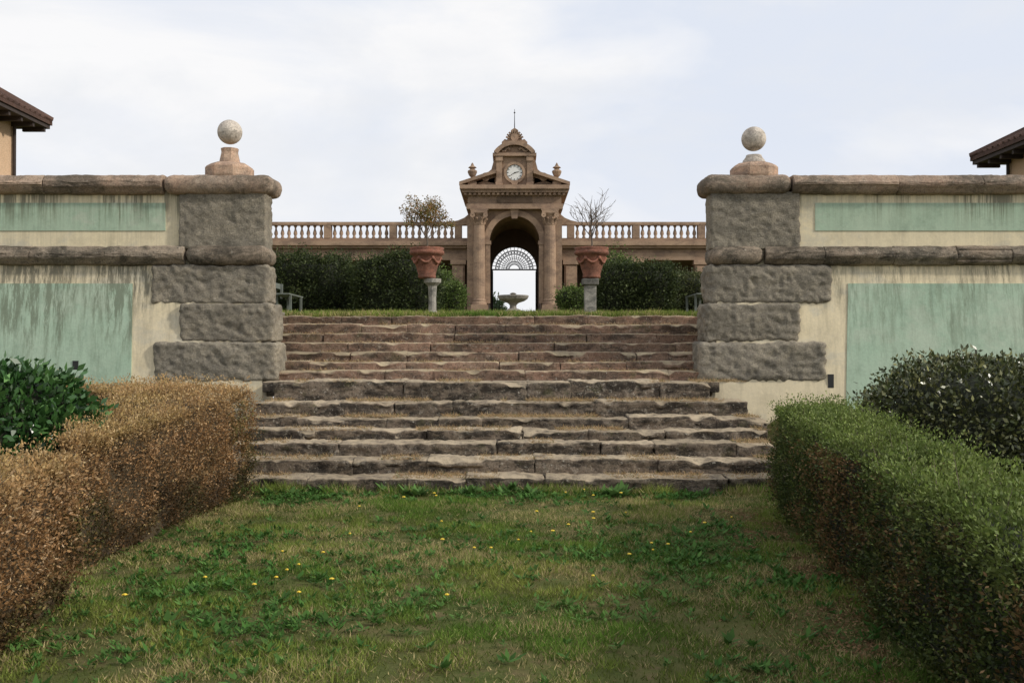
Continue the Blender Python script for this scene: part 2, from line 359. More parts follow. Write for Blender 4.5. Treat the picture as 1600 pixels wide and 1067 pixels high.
# ------------------------------------------------------------------ garden walls
def gwall(sgn,cx_top,cx_bot,xfar,q,blockx,up0,lowt,lowb,slotx,slotz,xend,finx,ballz,stemtop):
    w=empty('garden_wall')
    def xr(a,b): return (min(a,b),max(a,b))
    b=MB()
    a0,a1=xr(cx_top+sgn*.06,xfar)
    b.box(a0,a1,15.03,15.42,2.9,4.0); b.build('upper_plaster',M_cream_u,w)
    b=MB(); c0=cx_top+sgn*.12; c1=cx_bot+sgn*.12
    zb=.2; yb=14.70
    L0,L1=xr(c0,xfar); B0,B1=xr(c1,xfar)
    b.hexa([(B0,yb,zb),(B1,yb,zb),(B1,15.43,zb),(B0,15.43,zb),(L0,15.03,2.99),(L1,15.03,2.99),(L1,15.43,2.99),(L0,15.43,2.99)])
    b.build('lower_plaster',M_cream_l,w)
    def yf(z): return yb+(15.03-yb)*(z-zb)/(2.99-zb)
    p=MB(); x0,x1=xr(up0,xfar-sgn*.6); p.box(x0,x1,15.018,15.05,3.41,3.83); p.build('upper_green_panel',M_green_u,w)
    p=MB(); fx=xfar-sgn*.6
    zt,zl=2.61,.45
    v=[(lowb,yf(zl)-.012,zl),(fx,yf(zl)-.012,zl),(fx,yf(zl)+.03,zl),(lowb,yf(zl)+.03,zl),(lowt,yf(zt)-.012,zt),(fx,yf(zt)-.012,zt),(fx,yf(zt)+.03,zt),(lowt,yf(zt)+.03,zt)]
    p.hexa(v); p.build('lower_green_panel',M_green_l,w)
    qb=MB()
    x0,x1=xr(cx_top,blockx)
    qb.block(x0,x1,14.965,15.40,3.13,4.0,r=.025,seg=.03,amp=.022,fs=2.6,seed=3+sgn,t=.95,fine=.022)
    for i,(xe,zb_,zt_,yy,cc) in enumerate(q):
        x0,x1=xr(cc,xe)
        qb.block(x0,x1,yy,15.48,zb_-.008,zt_+.008,r=.055,seg=.03,amp=.03,fs=2.4,seed=11+i*5+sgn,t=[1,.95,1.08][i],fine=.03)
    qb.build('rusticated_quoins',M_quoin,w,True)
    for nm,mat,z0,z1,yy,ex,sd,lmin,lmax in (('coping',M_roll,3.955,4.25,14.86,.13,1,1.0,1.9),('string_course',M_roll2,2.885,3.175,14.86,.07 if sgn<0 else .03,2,.75,1.35)):
        r=MB(); x=cx_top-sgn*ex; first=True
        while (x-xfar)*sgn<0:
            L=random.uniform(lmin,lmax); x2=x+sgn*L
            a,b_=xr(x,x2)
            jy=random.uniform(-.012,.012)
            r.block(a+.003,b_-.003,yy+jy,15.60 if sd==1 else 15.5,z0+random.uniform(-.006,.006),z1+random.uniform(-.006,.006),r=.142 if first else .02,seg=.045,amp=.012,fs=3,seed=sd*31,t=random.uniform(.82,1.18),fine=.012,
                    warp=None if first else (lambda P,yy=yy,z0=z0,z1=z1: rollwarp(P,yy,z0,z1)))
            x=x2; first=False
        r.build(nm,mat,w,True)
    s=MB(); yy=yf(slotz)
    s.box(slotx-.042,slotx+.042,yy-.016,yy+.05,slotz-.1,slotz+.1); s.build('drain_slot',M_black,w)
    f=empty('ball_finial')
    fb=MB(); Z=4.235; cy=15.25
    fb.lathe([(.355,0),(.365,.03),(.365,.15),(.34,.18),(.27,.22)],finx,cy,Z,8,ph=PI/8)
    if stemtop>.4: fb.lathe([(.16,.19),(.155,.26),(.125,stemtop-.06),(.135,stemtop)],finx,cy,Z,8,ph=PI/8,t=1.05)
    fb.build('finial_base',M_pink,f)
    bl=MB(); n=20; R=.187
    bl.lathe([(R*math.sin(PI*i/n),-R*math.cos(PI*i/n)) for i in range(n+1)],finx,cy,ballz,32)
    if stemtop<.4: bl.lathe([(.18,.20),(.17,.27),(.13,.32),(.115,.36)],finx,cy,Z,16,t=.9)
    bl.build('finial_ball',M_ball,f,True)
def rollwarp(P,y0,z0,z1):
    zc=(z0+z1)/2; h=(z1-z0)/2
    t=np.clip((y0+.16-P[:,1])/.16,0,1)
    k=np.sqrt(np.clip(1-(t**2)*.98,0,1))
    P=P.copy()
    front=P[:,1]<y0+.16
    P[:,2]=np.where(front,zc+(P[:,2]-zc)*np.maximum(k,.0),P[:,2])
    u=np.clip(np.abs(P[:,2]-zc)/h,0,1)
    P[:,1]=np.where(P[:,1]<y0+.03,y0+.16*(1-np.sqrt(np.clip(1-u**2,0,1)))+(P[:,1]-y0),P[:,1])
    return P
gwall(-1,-3.71,-3.54,-14.2,[(-5.42,2.315,2.885,14.93,-3.66),(-4.965,1.735,2.295,14.86,-3.57),(-5.33,1.15,1.715,14.79,-3.49)],-5.01,-5.235,-5.71,-5.64,-6.5,1.35,None,-4.33,4.95,.46)
gwall(1,3.0,2.86,14.2,[(4.8,2.315,2.875,14.93,2.95),(4.31,1.735,2.295,14.86,2.88),(4.675,1.15,1.715,14.79,2.80)],4.34,4.58,5.06,4.93,4.74,1.15,None,3.71,4.845,.33)

# ------------------------------------------------------------------ gatehouse + gallery
gh=empty('clock_gatehouse'); CX=.144; Z0=3.75
b=MB()
b.archwall(CX-2.5,CX+2.5,Z0,9.52,CX,1.49,7.68,56,61.9)
b.box(CX-2.66,CX-1.55,55.8,56.05,Z0,4.25,.95); b.box(CX+1.55,CX+2.66,55.8,56.05,Z0,4.25,.95)
for sx in (-1,1):
    b.box(CX+sx*2.3-.36,CX+sx*2.3+.36,55.75,55.99,4.25,8.95,.9)
    b.box(CX+sx*1.50-.13,CX+sx*1.50+.13,55.82,56.02,4.25,7.55,1.05)
    b.box(CX+sx*1.52-.2,CX+sx*1.52+.2,55.78,56.03,7.55,7.76,1.1)
b.band(CX,7.76,1.40,1.72,0,PI,55.84,56.04,28,1.12)
b.prism([(CX-.16,9.0),(CX+.16,9.0),(CX+.24,9.5),(CX-.24,9.5)],55.72,55.86,1.15)
b.box(CX-2.70,CX+2.70,55.55,62.0,9.52,9.80,1.05); b.box(CX-2.62,CX+2.62,55.62,61.95,9.80,10.25,.85)
b.box(CX-1.0,CX+1.0,55.585,55.64,9.84,10.2,.45)
b.box(CX-2.78,CX+2.78,55.5,62.05,10.25,10.40,1.05); b.box(CX-2.95,CX+2.95,55.3,62.1,10.40,10.58,.95); b.box(CX-3.05,CX+3.05,55.15,62.2,10.58,10.80,1.1)
for i in range(22):
    x=CX-2.75+i*5.5/21; b.box(x-.07,x+.07,55.36,55.52,10.27,10.395,1.1)
for sx in (-1,1):
    b.prism([(CX+sx*2.6,10.802),(CX+sx*1.1,10.802),(CX+sx*1.1,11.3)],55.7,61.5,.75)
    b.prism([(CX+sx*3.08,10.80),(CX+sx*3.08,10.98),(CX+sx*1.05,11.66),(CX+sx*1.05,11.46)],55.2,61.8,1.05)
    b.prism([(CX+sx*1.05,10.95),(CX+sx*1.75,11.1),(CX+sx*1.6,11.5),(CX+sx*1.3,11.75),(CX+sx*1.18,12.2),(CX+sx*1.05,12.4)],55.7,56.1,.95)
    b.band(CX+sx*1.62,11.32,.02,.24,0,2*PI,55.62,55.9,16,1.05)
b.box(CX-1.05,CX+1.05,55.6,57.4,10.80,12.45,.95)
for sx in (-1,1):
    b.box(CX+sx*.86-.16,CX+sx*.86+.16,55.48,55.62,10.95,12.3,1.08); b.box(CX+sx*.86-.2,CX+sx*.86+.2,55.42,55.62,12.18,12.42,1.15)
    b.box(CX+sx*.86-.2,CX+sx*.86+.2,55.42,55.62,10.82,11.0,1.1)
b.box(CX-1.22,CX+1.22,55.38,57.5,12.45,12.62,1.1)
b.band(CX,12.62-.75,1.19,1.42,math.radians(36),math.radians(144),55.3,57.3,18,1.1)
seg=[(CX+1.18*math.cos(a),11.87+1.18*math.sin(a)) for a in np.linspace(math.radians(39.7),math.radians(140.3),14)]
b.prism(seg,55.55,57.2,.8)
b.band(CX,11.54,.45,.60,0,2*PI,55.50,55.61,30,1.15)
b.prism([(CX-.2,11.0),(CX+.2,11.0),(CX+.14,10.86),(CX-.14,10.86)],55.45,55.6,1.1)
crest=[(CX-.62,13.1),(CX-.72,13.25),(CX-.55,13.42),(CX-.42,13.38),(CX-.38,13.6),(CX-.22,13.78),(CX-.2,13.92),(CX,14.05),(CX+.2,13.92),(CX+.22,13.78),(CX+.38,13.6),(CX+.42,13.38),(CX+.55,13.42),(CX+.72,13.25),(CX+.62,13.1)]
b.prism(crest,55.55,55.95,1.0); b.band(CX,13.5,.02,.22,0,2*PI,55.46,55.58,16,1.2)
for i in range(9):
    a=PI*(.08+.84*i/8); b.tube([(CX+.22*math.cos(a),55.53,13.42+.22*math.sin(a)),(CX+.5*math.cos(a),55.5,13.4+.5*math.sin(a))],[.03,.06],5,1.1)
for sx in (-1,1): b.tube([(CX+sx*(.25+.1*i),55.5,12.8+.1*math.sin(i*1.3)) for i in range(6)],[.07,.08,.06,.07,.05,.03],6,1.15)
b.build('gate_masonry',M_gate,gh)
c=MB()
for sx in (-1,1):
    colp=[(.42,0),(.42,.12),(.38,.2),(.40,.27),(.34,.33),(.345,1.6),(.33,3.2),(.30,4.45),(.33,4.5),(.30,4.56),(.33,4.75),(.36,4.95),(.44,5.1),(.38,5.12)]
    c.lathe(colp,CX+sx*1.98,55.72,4.15,20,1.05)
    c.box(CX+sx*1.98-.45,CX+sx*1.98+.45,55.25,56.0,Z0,4.16,.95)
    c.box(CX+sx*1.98-.46,CX+sx*1.98+.46,55.28,56.0,9.26,9.40,1.1); c.box(CX+sx*1.98-.5,CX+sx*1.98+.5,55.3,56.0,9.40,9.53,1.0)
    for i in range(10):
        a=2*PI*i/10
        c.tube([(CX+sx*1.98+.31*math.cos(a),55.72+.31*math.sin(a),8.7),(CX+sx*1.98+.40*math.cos(a),55.72+.40*math.sin(a),8.95),(CX+sx*1.98+.48*math.cos(a),55.72+.48*math.sin(a),9.0)],[.06,.07,.04],5,1.15)
    for k in (-1,1): c.band(CX+sx*1.98+k*.36,9.14,.03,.14,0,2*PI,55.24,55.34,12,1.2)
    u=[(.2,0),(.2,.1),(.09,.18),(.08,.28),(.2,.42),(.27,.6),(.25,.68),(.13,.74),(.15,.8),(.24,.84),(.2,.88),(.1,.95),(.06,1.05),(.02,1.12)]
    c.lathe(u,CX+sx*2.36,55.6,10.98,14,.95); c.box(CX+sx*2.36-.24,CX+sx*2.36+.24,55.36,55.84,10.8,11.0,.95)
c.build('columns_and_urns',M_gate,gh,False)
k=MB(); k.archwall(CX-2.4,CX+2.4,Z0,9.3,CX,1.43,6.66,61.95,62.4); k.build('rear_arch',M_gateshade,gh)
f=MB(); f.lathe([(.46,0),(.46,.02)],0,0,0,32)
ck=f.build('clock_face',M_white,gh); ck.rotation_euler=(PI/2,0,0); ck.location=(CX,55.57,11.54)
h=MB()
for i in range(12):
    a=2*PI*i/12; h.tube([(CX+.33*math.cos(a),55.535,11.54+.33*math.sin(a)),(CX+.42*math.cos(a),55.535,11.54+.42*math.sin(a))],.016,4)
h.band(CX,11.54,.43,.455,0,2*PI,55.53,55.548,32)
for ang,L,r in ((math.radians(10),.26,.024),(math.radians(215),.36,.018)):
    h.tube([(CX,55.525,11.54),(CX+L*math.cos(ang),55.525,11.54+L*math.sin(ang))],[r,r*.5],4)
h.build('clock_hands_and_marks',M_black,gh)
ir=MB(); R=1.43; zc=6.66; yy=62.1
for r in (.32,.5,.95,1.18,1.4): ir.band(CX,zc,r-.022,r+.022,0,PI,yy,yy+.05,30)
for i in range(19):
    a=PI*i/18; ir.tube([(CX+.3*math.cos(a),yy,zc+.3*math.sin(a)),(CX+1.4*math.cos(a),yy,zc+1.4*math.sin(a))],.018,4)
for i in range(18):
    a=PI*(i+.5)/18; ir.band(CX+1.07*math.cos(a),zc+1.07*math.sin(a),.06,.09,0,2*PI,yy,yy+.03,10)
    ir.band(CX+.72*math.cos(a),zc+.72*math.sin(a),.05,.075,0,2*PI,yy,yy+.03,10)
ir.box(CX-1.43,CX+1.43,yy-.05,yy+.07,zc-.05,zc+.03)
for sx in (-1,1):
    ir.box(CX+sx*1.40-.03,CX+sx*1.40+.03,yy-.05,yy+.05,Z0,zc)
    for i in range(9): ir.tube([(CX+sx*1.33,60.6+i*.17,Z0),(CX+sx*1.33,60.6+i*.17,6.5)],.014,4)
ir.tube([(CX,55.8,13.95),(CX,55.8,15.15)],[.03,.012],5); ir.lathe([(.01,0),(.06,.05),(.01,.1)],CX,55.8,14.9,8)
ir.build('iron_fanlight_and_rod',M_iron,gh)

for sgn in (-1,1):
    gal=empty('gallery_wing'); b=MB(); bal=MB()
    xa=CX+sgn*2.5; xb=CX+sgn*26.0; x0,x1=min(xa,xb),max(xa,xb)
    b.box(x0,x1,56.6,61,6.75,7.15,.95); b.box(x0,x1,56.68,60.9,7.15,7.42,.8); b.box(x0,x1,56.45,61.1,7.42,7.56,1.05); b.box(x0,x1,56.28,61.2,7.56,7.79,1.1)
    b.box(x0,x1,56.55,56.95,7.79,8.0,.95); b.box(x0,x1,56.5,57.0,8.74,8.91,1.1)
    piers=[CX+sgn*(3.2+3.72*i) for i in range(7)]
    for p in piers:
        b.box(p-.2,p+.2,56.52,56.98,8.0,8.74,1.0)
        b.box(p-.36,p+.36,56.62,57.2,3.7,6.5,1.0); b.box(p-.27,p+.27,56.55,56.63,4.2,6.4,1.1)
        b.box(p-.44,p+.44,56.5,57.3,6.5,6.75,1.1); b.box(p-.42,p+.42,56.5,57.3,3.7,4.15,.95)
    for i in range(6):
        a,c_=sorted((piers[i],piers[i+1])); n=9
        for j in range(n):
            x=a+.2+(c_-a-.4)*(j+.5)/n
            bal.lathe([(.1,0),(.1,.06),(.06,.12),(.115,.26),(.10,.36),(.05,.52),(.05,.6),(.085,.66),(.1,.69),(.1,.74)],x,56.75,8.0,8,random.uniform(.9,1.2))
    e=CX+sgn*2.5
    b.prism([(e,8.912),(e+sgn*1.1,8.912),(e+sgn*.7,9.0),(e+sgn*.35,9.15),(e,9.45)],56.5,57.0,1.05)
    b.build('gallery_masonry',M_gate,gal); bal.build('balusters',M_gate,gal,True)
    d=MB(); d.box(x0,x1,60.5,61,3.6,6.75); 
    d.build('gallery_rear_wall',M_gateshade,gal)

# ------------------------------------------------------------------ fountain
M_fount=stone('grey_fountain_stone',(.33,.30,.26),(.23,.21,.18),(.40,.36,.32),sc=3,bump=.3,dark=(.07,.065,.055),darkamt=.6)
fo=empty('stone_fountain'); f=MB(); zf=float(zter(45.))-.05
f.lathe([(.45,0),(.45,.1),(.3,.16),(.16,.22),(.14,.34),(.2,.42),(.26,.46),(.5,.54),(.64,.64),(.69,.74),(.69,.80),(.62,.80),(.55,.74),(.1,.7)],.05,45,zf,28,flute=lambda a,z: 1+.02*math.cos(a*14))
f.lathe([(.12,.68),(.1,.84),(.16,.88),(.05,.93)],.05,45,zf,10)
f.build('basin_and_stem',M_fount,fo,False)

# ------------------------------------------------------------------ leaves / bushes
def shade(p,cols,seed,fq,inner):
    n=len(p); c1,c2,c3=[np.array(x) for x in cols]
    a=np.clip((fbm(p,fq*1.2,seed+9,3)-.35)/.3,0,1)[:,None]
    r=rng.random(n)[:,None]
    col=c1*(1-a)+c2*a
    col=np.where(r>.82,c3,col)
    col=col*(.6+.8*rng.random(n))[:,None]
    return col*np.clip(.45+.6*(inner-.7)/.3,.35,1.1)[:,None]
def bush(name,c,rad,n,cols,ls,mat=M_leaf,coremat=M_core,box=.0,bump=.22,seed=0,shell=.25,fq=2.2,core=True,stick=.15):
    par=empty(name); c=np.array(c,float); rad=np.array(rad,float); e=2+box*6
    d=unit(rng.normal(size=(n,3))); d=d/(np.sum(np.abs(d)**e,1)**(1/e))[:,None]
    rr=1+ (fbm(d*rad+c,fq,seed,3)-.5)*2*bump+(vnoise(d*rad+c,9,seed+4)-.5)*.10
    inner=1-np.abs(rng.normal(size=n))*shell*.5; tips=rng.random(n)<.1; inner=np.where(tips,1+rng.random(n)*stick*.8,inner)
    p=c+d*rad*(rr*inner)[:,None]
    nn=unit(d/rad)
    a=unit(nn*.7+rng.normal(size=(n,3))*.7+np.array([0,0,.3])); bb=perp(a)
    cc=shade(p,cols,seed,fq,inner)
    keep=p[:,2]>c[2]-rad[2]*.98
    L=ls*(.6+.8*rng.random(n))
    leafmesh('foliage',p[keep],a[keep],bb[keep],L[keep],L[keep]*.5,cc[keep],mat,par)
    if core:
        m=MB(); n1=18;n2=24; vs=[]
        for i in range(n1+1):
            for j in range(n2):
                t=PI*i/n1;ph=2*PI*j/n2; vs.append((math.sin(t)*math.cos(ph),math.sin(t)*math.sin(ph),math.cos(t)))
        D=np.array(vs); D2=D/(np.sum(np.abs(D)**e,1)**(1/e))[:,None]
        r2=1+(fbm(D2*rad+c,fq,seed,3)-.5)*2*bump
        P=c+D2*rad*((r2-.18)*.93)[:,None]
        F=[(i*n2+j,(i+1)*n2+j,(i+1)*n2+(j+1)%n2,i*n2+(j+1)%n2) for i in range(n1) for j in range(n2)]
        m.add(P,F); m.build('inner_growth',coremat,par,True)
    return par

def hedge(name,foot,ztn,ztf,dens,cols,ls,core,seed=0,topcols=None,base=None,mott=None,r=.10,amp=.06,mat=M_leaf,mth=.52,mprob=.75):
    """foot: near-left, near-right, far-right, far-left"""
    par=empty(name); F=np.array(foot,float)
    W=np.linalg.norm(F[1]-F[0]);W2=np.linalg.norm(F[2]-F[3]);W=(W+W2)/2; Ln=np.linalg.norm(F[3]-F[0]); H=(ztn+ztf)/2
    hx,hy,hz=W/2,Ln/2,H/2
    areas=[Ln*H,Ln*H,W*H,W*H,W*Ln]; P=[]
    for i,ar in enumerate(areas):
        n=int(ar*dens); u=rng.random(n)*2-1; v=rng.random(n)*2-1
        if i<2: q=np.stack([np.full(n,(-1,1)[i])*hx,u*hy,v*hz],-1)
        elif i<4: q=np.stack([u*hx,np.full(n,(-1,1)[i-2])*hy,v*hz],-1)
        else: q=np.stack([u*hx,v*hy,np.full(n,hz)],-1)
        P.append(q)
    P=np.vstack(P); h=np.array([hx,hy,hz])
    lim=h-r; q=np.clip(P,-lim,lim); q[:,2]=np.clip(P[:,2],-hz,hz-r)
    d=P-q; nn=unit(d); S=q+nn*r
    def tow(S):
        u=(S[:,0]/hx+1)/2; v=(S[:,1]/hy+1)/2; w=(S[:,2]/hz+1)/2
        xy=(F[0]*((1-u)*(1-v))[:,None]+F[1]*(u*(1-v))[:,None]+F[2]*(u*v)[:,None]+F[3]*((1-u)*v)[:,None])
        zt=ztn+(ztf-ztn)*v; zb=zlow(xy[:,0],xy[:,1])-.02
        return np.stack([xy[:,0],xy[:,1],zb+w*(zt-zb)],-1)
    Wp=tow(S)
    hol=np.clip((fbm(Wp,3.4,seed+40,3)-.58)/.1,0,1)*.10
    disp=(fbm(Wp,1.8,seed,3)-.5)*2*amp+(vnoise(Wp,9,seed+2)-.5)*.08-hol
    depth=np.abs(rng.normal(size=len(P)))*.06; tip=rng.random(len(P))<.15; depth=np.where(tip,-rng.random(len(P))**2*.11,depth)
    w=(S[:,2]/hz+1)/2
    gap=np.clip((.22-w)/.22,0,1)*(.06+.14*vnoise(Wp,4,seed+50))
    pos=Wp+nn*(disp-depth-gap)[:,None]
    a=unit(nn*.7+rng.normal(size=P.shape)*.7+np.array([0,0,.55])); bb=perp(a)
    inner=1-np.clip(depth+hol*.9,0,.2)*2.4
    col=shade(pos,cols,seed,1.6,inner)
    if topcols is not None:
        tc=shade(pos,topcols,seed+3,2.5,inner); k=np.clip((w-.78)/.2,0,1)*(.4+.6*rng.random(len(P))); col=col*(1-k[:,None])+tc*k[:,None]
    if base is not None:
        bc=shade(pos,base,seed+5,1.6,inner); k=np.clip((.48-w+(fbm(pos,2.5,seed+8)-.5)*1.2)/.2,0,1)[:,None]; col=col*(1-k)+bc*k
    if mott is not None:
        mc=shade(pos,mott,seed+6,1.6,inner); k=(np.clip((fbm(pos,1.7,seed+12,3)-mth)/.08,0,1)*(w<.9))[:,None]; k=k*(rng.random(len(P))<mprob)[:,None]; col=col*(1-k)+mc*k
    L=ls*(.55+.9*rng.random(len(P)))
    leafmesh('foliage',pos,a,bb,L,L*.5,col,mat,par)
    ns=int(areas[4]*90+areas[0]*25); ids=rng.integers(0,len(P),ns); tw=MB(); lp=[];la=[]
    for i in ids:
        p0=Wp[i]+nn[i]*disp[i]-nn[i]*.03; dv=nn[i]*.6+rng.normal(size=3)*.35+[0,0,.8]; dv/=np.linalg.norm(dv); ll=.05+.13*random.random()**2
        tw.tube([p0,p0+dv*ll],[.0022,.001],3)
        for j in range(8): lp.append(p0+dv*ll*(.3+.7*j/7)); la.append(dv*.5+rng.normal(size=3)*.6)
    tw.build('shoots',M_bark,par)
    lp=np.array(lp);la=unit(np.array(la)); sc_=shade(lp,topcols or cols,seed,2,np.ones(len(lp)))
    leafmesh('shoot_leaves',lp,la,perp(la),ls*.9,ls*.45,sc_,mat,par)
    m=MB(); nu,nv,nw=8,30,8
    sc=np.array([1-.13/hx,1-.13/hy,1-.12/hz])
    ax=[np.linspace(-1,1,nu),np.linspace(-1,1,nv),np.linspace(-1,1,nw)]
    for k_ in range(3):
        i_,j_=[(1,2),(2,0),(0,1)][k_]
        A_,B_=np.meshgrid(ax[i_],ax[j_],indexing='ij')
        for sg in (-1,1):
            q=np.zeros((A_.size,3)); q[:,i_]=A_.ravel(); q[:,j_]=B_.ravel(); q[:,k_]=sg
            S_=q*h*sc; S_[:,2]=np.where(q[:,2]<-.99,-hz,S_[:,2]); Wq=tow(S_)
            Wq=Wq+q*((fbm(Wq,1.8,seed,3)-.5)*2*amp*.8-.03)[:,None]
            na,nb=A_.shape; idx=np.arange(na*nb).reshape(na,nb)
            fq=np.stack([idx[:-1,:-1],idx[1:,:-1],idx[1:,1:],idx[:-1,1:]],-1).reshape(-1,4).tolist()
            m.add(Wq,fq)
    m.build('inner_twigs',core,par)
    return par

GREEN=((.040,.060,.016),(.07,.09,.022),(.12,.14,.04))
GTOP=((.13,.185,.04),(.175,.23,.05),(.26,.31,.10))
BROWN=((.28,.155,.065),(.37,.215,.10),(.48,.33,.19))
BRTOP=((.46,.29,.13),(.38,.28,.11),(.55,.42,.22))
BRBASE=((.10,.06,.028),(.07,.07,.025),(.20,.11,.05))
MOTT=((.16,.095,.04),(.21,.125,.055),(.12,.10,.035))
GMOTT=((.13,.12,.035),(.17,.15,.05),(.24,.18,.07))
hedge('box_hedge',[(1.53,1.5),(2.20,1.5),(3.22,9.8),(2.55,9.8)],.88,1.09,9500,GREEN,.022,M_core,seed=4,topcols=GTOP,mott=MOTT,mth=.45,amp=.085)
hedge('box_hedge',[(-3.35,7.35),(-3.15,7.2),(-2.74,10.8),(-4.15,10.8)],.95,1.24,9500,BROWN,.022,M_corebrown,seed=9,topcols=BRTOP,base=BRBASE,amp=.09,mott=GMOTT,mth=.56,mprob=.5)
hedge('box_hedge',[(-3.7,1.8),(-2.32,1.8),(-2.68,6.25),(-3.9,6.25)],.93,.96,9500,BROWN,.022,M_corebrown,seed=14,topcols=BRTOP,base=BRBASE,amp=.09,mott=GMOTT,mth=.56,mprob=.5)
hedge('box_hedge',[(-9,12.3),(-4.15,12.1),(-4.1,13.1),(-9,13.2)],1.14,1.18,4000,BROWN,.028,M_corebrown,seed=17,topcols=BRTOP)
LAU=((.025,.07,.018),(.04,.10,.025),(.09,.19,.05))
bush('laurel_shrub',(-4.2,8.1,.85),(.74,.66,.60),11000,LAU,.075,mat=M_gloss,seed=3,box=.05,bump=.24)
bush('laurel_shrub',(4.95,10.4,.85),(1.32,.95,.64),26000,((.055,.07,.025),(.085,.09,.035),(.22,.22,.09)),.055,mat=M_gloss,seed=8,box=.08,bump=.18)
DK=((.034,.048,.018),(.052,.070,.022),(.09,.11,.038)); LT=((.08,.12,.03),(.11,.16,.04),(.18,.23,.07))
def tz(y): return float(zter(y))
bush('evergreen_bush',(-5.05,25,tz(25)+.60),(1.15,.8,.84),28000,DK,.06,seed=21,box=.45,bump=.24,fq=2.6,stick=.25)
bush('evergreen_bush',(-2.80,24,tz(24)+.58),(.98,.7,.82),22000,DK,.06,seed=22,box=.3,bump=.26,fq=2.6,stick=.25)
bush('evergreen_bush',(2.95,24,tz(24)+.52),(.92,.7,.66),22000,DK,.06,seed=23,box=.9,bump=.09,stick=.25)
bush('evergreen_bush',(4.55,26,tz(26)+.45),(.9,.7,.56),13000,((.06,.075,.03),(.09,.10,.035),(.15,.16,.07)),.06,seed=24,box=.3,bump=.26,stick=.3)
bush('evergreen_bush',(-7.6,25,tz(25)+.6),(1.3,.8,.8),9000,DK,.07,seed=29,box=.45)
bush('evergreen_bush',(7.0,25,tz(25)+.5),(1.3,.8,.7),9000,DK,.07,seed=30,box=.45)
bush('flowering_shrub',(-1.68,28,tz(28)+.38),(.42,.4,.55),5000,LT,.06,seed=25,bump=.35,stick=.4)
bush('flowering_shrub',(1.72,28,tz(28)+.30),(.45,.4,.42),5000,LT,.06,seed=26,bump=.35,stick=.4)
bush('flowering_shrub',(3.2,30,tz(30)+.85),(.7,.5,.88),8000,LT,.07,seed=27,bump=.35,stick=.4)
bush('flowering_shrub',(-2.35,30,tz(30)+.65),(.6,.5,.75),6000,LT,.07,seed=28,bump=.35,stick=.4)
bush('distant_trees',(-2.1,110,4.2),(1.6,1.6,3.0),5000,((.05,.08,.04),(.07,.10,.05),(.1,.13,.06)),.4,seed=41,bump=.35)

